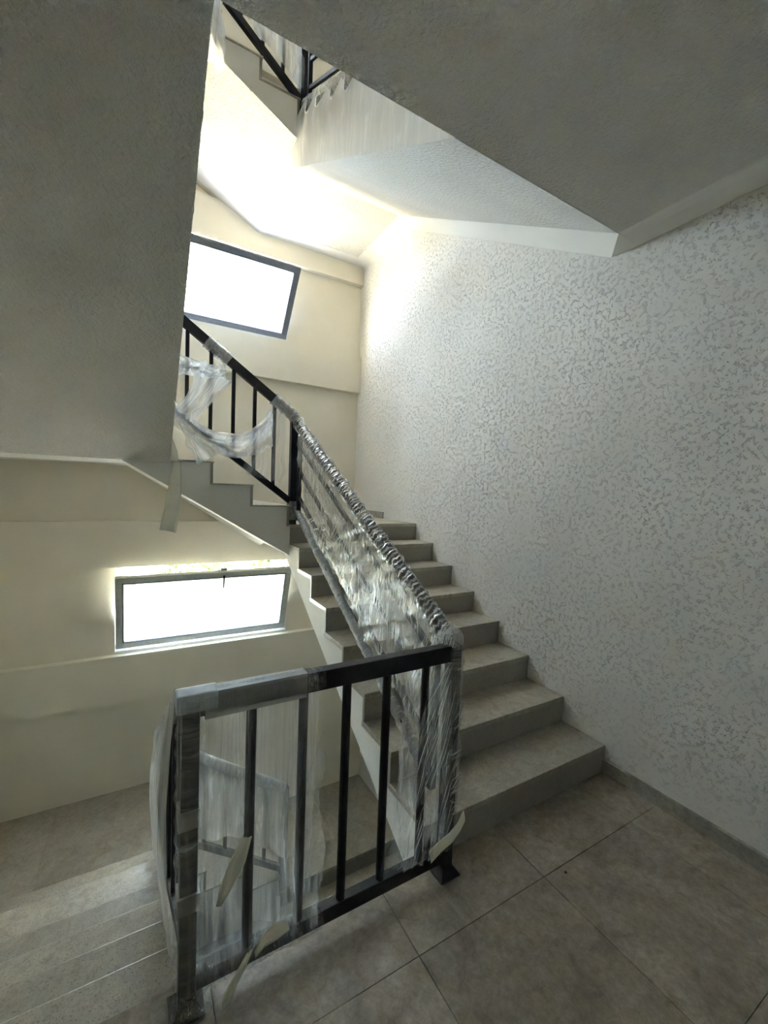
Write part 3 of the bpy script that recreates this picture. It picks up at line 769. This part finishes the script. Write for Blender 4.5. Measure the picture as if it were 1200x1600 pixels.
wrapthing('narrow white plastic strip dangling beside the overhead rough plaster flight', None, (-2.0, 2.0, 4.7),
          [hang((-1.99, 2.0, 5.25), (-1.965, 2.0, 4.66), .05, .13, 88, 'film_sheet')])

# ------------------------------------------------------------------ paper strips and tape
def paper(name, label, cat, pts, wid, side, mat='paper', group=None, seed=0, bend=.006, wids=None):
    # ribbon along pts; side = width direction
    sd_ = Vector(side).normalized(); n = len(pts); mb = MB()
    m = 6
    for k, p in enumerate(pts):
        wk = (wids[k] if wids else wid)
        for j in range(m+1):
            q = Vector(p)+sd_*(j/m-.5)*wk
            nrm = Vector((0, -1, 0))
            q += nrm*bend*math.sin(j/m*3.14)+nrm*.003*vnoise(k*1.3, j*.8, seed)
            q.z += .004*vnoise(k*1.7, j*1.1, seed+3)
            mb.v.append(tuple(q))
    for k in range(n-1):
        for j in range(m): a = k*(m+1)+j; mb.f.append((a, a+1, a+m+2, a+m+1))
    o = mb.build(name, mat, smooth=True)
    md = o.modifiers.new('thickness', 'SOLIDIFY'); md.thickness = .0012
    return tag(o, label, cat, group)
paper('paper_strip', 'long cream paper strip hanging below the step edge towards the lower window', 'paper', [(-2.20, YW-.012, 1.80), (-2.205, YW-.014, 1.66), (-2.215, YW-.022, 1.52), (-2.235, YW-.045, 1.40), (-2.255, YW-.06, 1.285)], .10, (1, 0, -.25), seed=101, wids=[.055, .08, .10, .105, .11])
paper('paper_strip', 'pointed white paper scrap standing up against the rough plaster flight', 'paper', [(-2.262, YW-.02, 2.02), (-2.24, YW-.018, 1.95), (-2.225, YW-.015, 1.88), (-2.22, YW-.012, 1.80)], .05, (1, 0, 0), seed=104, wids=[.006, .035, .055, .065])
paper('paper_scrap', 'white paper scrap stuck on the post foot near the first step', 'paper', [(-1.39, YR-.05, .150), (-1.35, YR-.06, .185), (-1.30, YR-.065, .205), (-1.25, YR-.06, .235), (-1.215, YR-.05, .262)], .055, (.25, 0, -1), seed=107)
paper('masking_scrap', 'pale masking paper curling off the baluster at the film-covered bays', 'paper', [(-2.20, YR-.045, .335), (-2.175, YR-.055, .40), (-2.15, YR-.055, .46), (-2.118, YR-.045, .525)], .05, (1, 0, -.35), seed=110, wids=[.02, .045, .055, .03])
paper('masking_scrap', 'rounded pale masking paper lying against the bottom rail of the guard railing', 'paper', [(-2.085, YR-.042, .105), (-2.06, YR-.05, .15), (-2.02, YR-.05, .165), (-1.975, YR-.045, .155)], .06, (.2, 0, -1), seed=113, wids=[.02, .05, .065, .04])
paper('masking_scrap', 'twisted pale masking tape drooping under the bottom rail of the guard railing', 'paper', [(-2.10, YR-.045, .14), (-2.135, YR-.055, .09), (-2.165, YR-.06, .05), (-2.175, YR-.065, .018)], .045, (1, 0, .3), seed=116, wids=[.025, .035, .045, .03])
tp = MB().box(XP0-.04, XP0+.075, YR-.031, YR+.031, .955, 1.012).build('tape_wrap', 'tape', bevel=.006)
tag(tp, 'blue-grey tape bound over the corner of the guard railing', 'tape')
for z in (.20, .40): pass
tb = MB().box(XP0-.032, XP0+.031, YR-.0335, YR+.0335, .60, .655).build('tape_band', 'film_tape')
tag(tb, 'translucent tape band round the upper part of the wrapped post', 'tape')
tb = MB().box(XP0-.032, XP0+.031, YR-.0335, YR+.0335, .335, .39).build('tape_band', 'film_tape')
tag(tb, 'translucent tape band round the lower part of the wrapped post', 'tape')
tb = MB().box(-2.245, -1.925, YR-.0255, YR+.0255, .925, 1.008).build('tape_cover', 'film_tape')
tag(tb, 'milky masking film folded over the top rail beside the taped corner', 'film')

# ------------------------------------------------------------------ crumbs on floor and steps
def crumb(x, y, z, s, label):
    mb = MB(); n = 7
    for a in range(n): mb.v.append((x+s*math.cos(a*.9)*random.uniform(.6, 1), y+s*math.sin(a*.9)*random.uniform(.6, 1), z))
    for a in range(n): mb.v.append((x+.6*s*math.cos(a*.9)*random.uniform(.6, 1), y+.6*s*math.sin(a*.9)*random.uniform(.6, 1), z+s*.5))
    mb.f = [tuple(range(n)), tuple(range(2*n-1, n-1, -1))]+[(i, (i+1) % n, n+(i+1) % n, n+i) for i in range(n)]
    tag(mb.build('plaster_crumb', 'crumb'), label, 'debris', 'crumbs')
crumb(-.80, -.335, 0, .008, 'dark crumb on the tiled floor near a tile joint')
crumb(-2.83, .42, -.33, .016, 'dark crumb on an upper tread of the flight going down')
crumb(-2.75, .42, -.33, .008, 'small dark crumb next to the bigger one on the flight going down')
crumb(-.62, .69, 3*R, .008, 'tiny dark crumb on the third tread of the long flight')

# ------------------------------------------------------------------ outdoors
tag(MB().box(-40, 40, YFB+.45, 60, -2.6, -2.2).build('ground', 'ground'), 'sunlit dry ground outside the window wall', 'ground', kind='structure')
tag(MB().box(-40, 40, -60, YB-.5, -2.6, -2.2).build('ground', 'ground'), 'sunlit dry ground on the far side of the building', 'ground', kind='structure')
def bush(x, y, h, r, n, label):
    root = empty('bush', (x, y, -2.2)); tag(root, label, 'bush', 'bushes outside')
    rnd = random.Random(int(x*100+y)); mb = MB()
    for _ in range(n):
        t = rnd.uniform(0, 6.283); p = math.acos(rnd.uniform(-.5, 1)); q = r*rnd.uniform(.75, 1.05)
        c = Vector((x+q*math.sin(p)*math.cos(t), y+q*math.sin(p)*math.sin(t), -2.2+h*.55+h*.45*math.cos(p)))
        a = Vector((rnd.uniform(-1, 1), rnd.uniform(-1, 1), rnd.uniform(-1, 1))).normalized(); b = a.orthogonal()
        b = Matrix.Rotation(rnd.uniform(0, 6.28), 3, a) @ b; s = rnd.uniform(.07, .15)
        k = len(mb.v); mb.v += [tuple(c-a*s), tuple(c+b*s*.45), tuple(c+a*s), tuple(c-b*s*.45)]; mb.f.append((k, k+1, k+2, k+3))
    P = [mb.build('foliage', 'leaf')]; P[0]['kind'] = 'stuff'
    st = MB()
    for _ in range(5): st.tube((x+rnd.uniform(-.1, .1), y+rnd.uniform(-.1, .1), -2.2), (x+rnd.uniform(-.6, .6)*r, y+rnd.uniform(-.6, .6)*r, -2.2+h*.7), .03, 6)
    P.append(st.build('stem', 'bark'))
    return finish(root, P)
bush(-3.6, 9.0, 2.1, 1.2, 1500, 'leafy green bush outside, far left in the gap over the lower sash')
bush(-1.2, 10.2, 2.0, 1.1, 1400, 'loose green bush outside beyond the middle of the lower window')
bush(1.2, 9.6, 2.3, 1.2, 1500, 'bright green bush outside beyond the stay of the lower window')
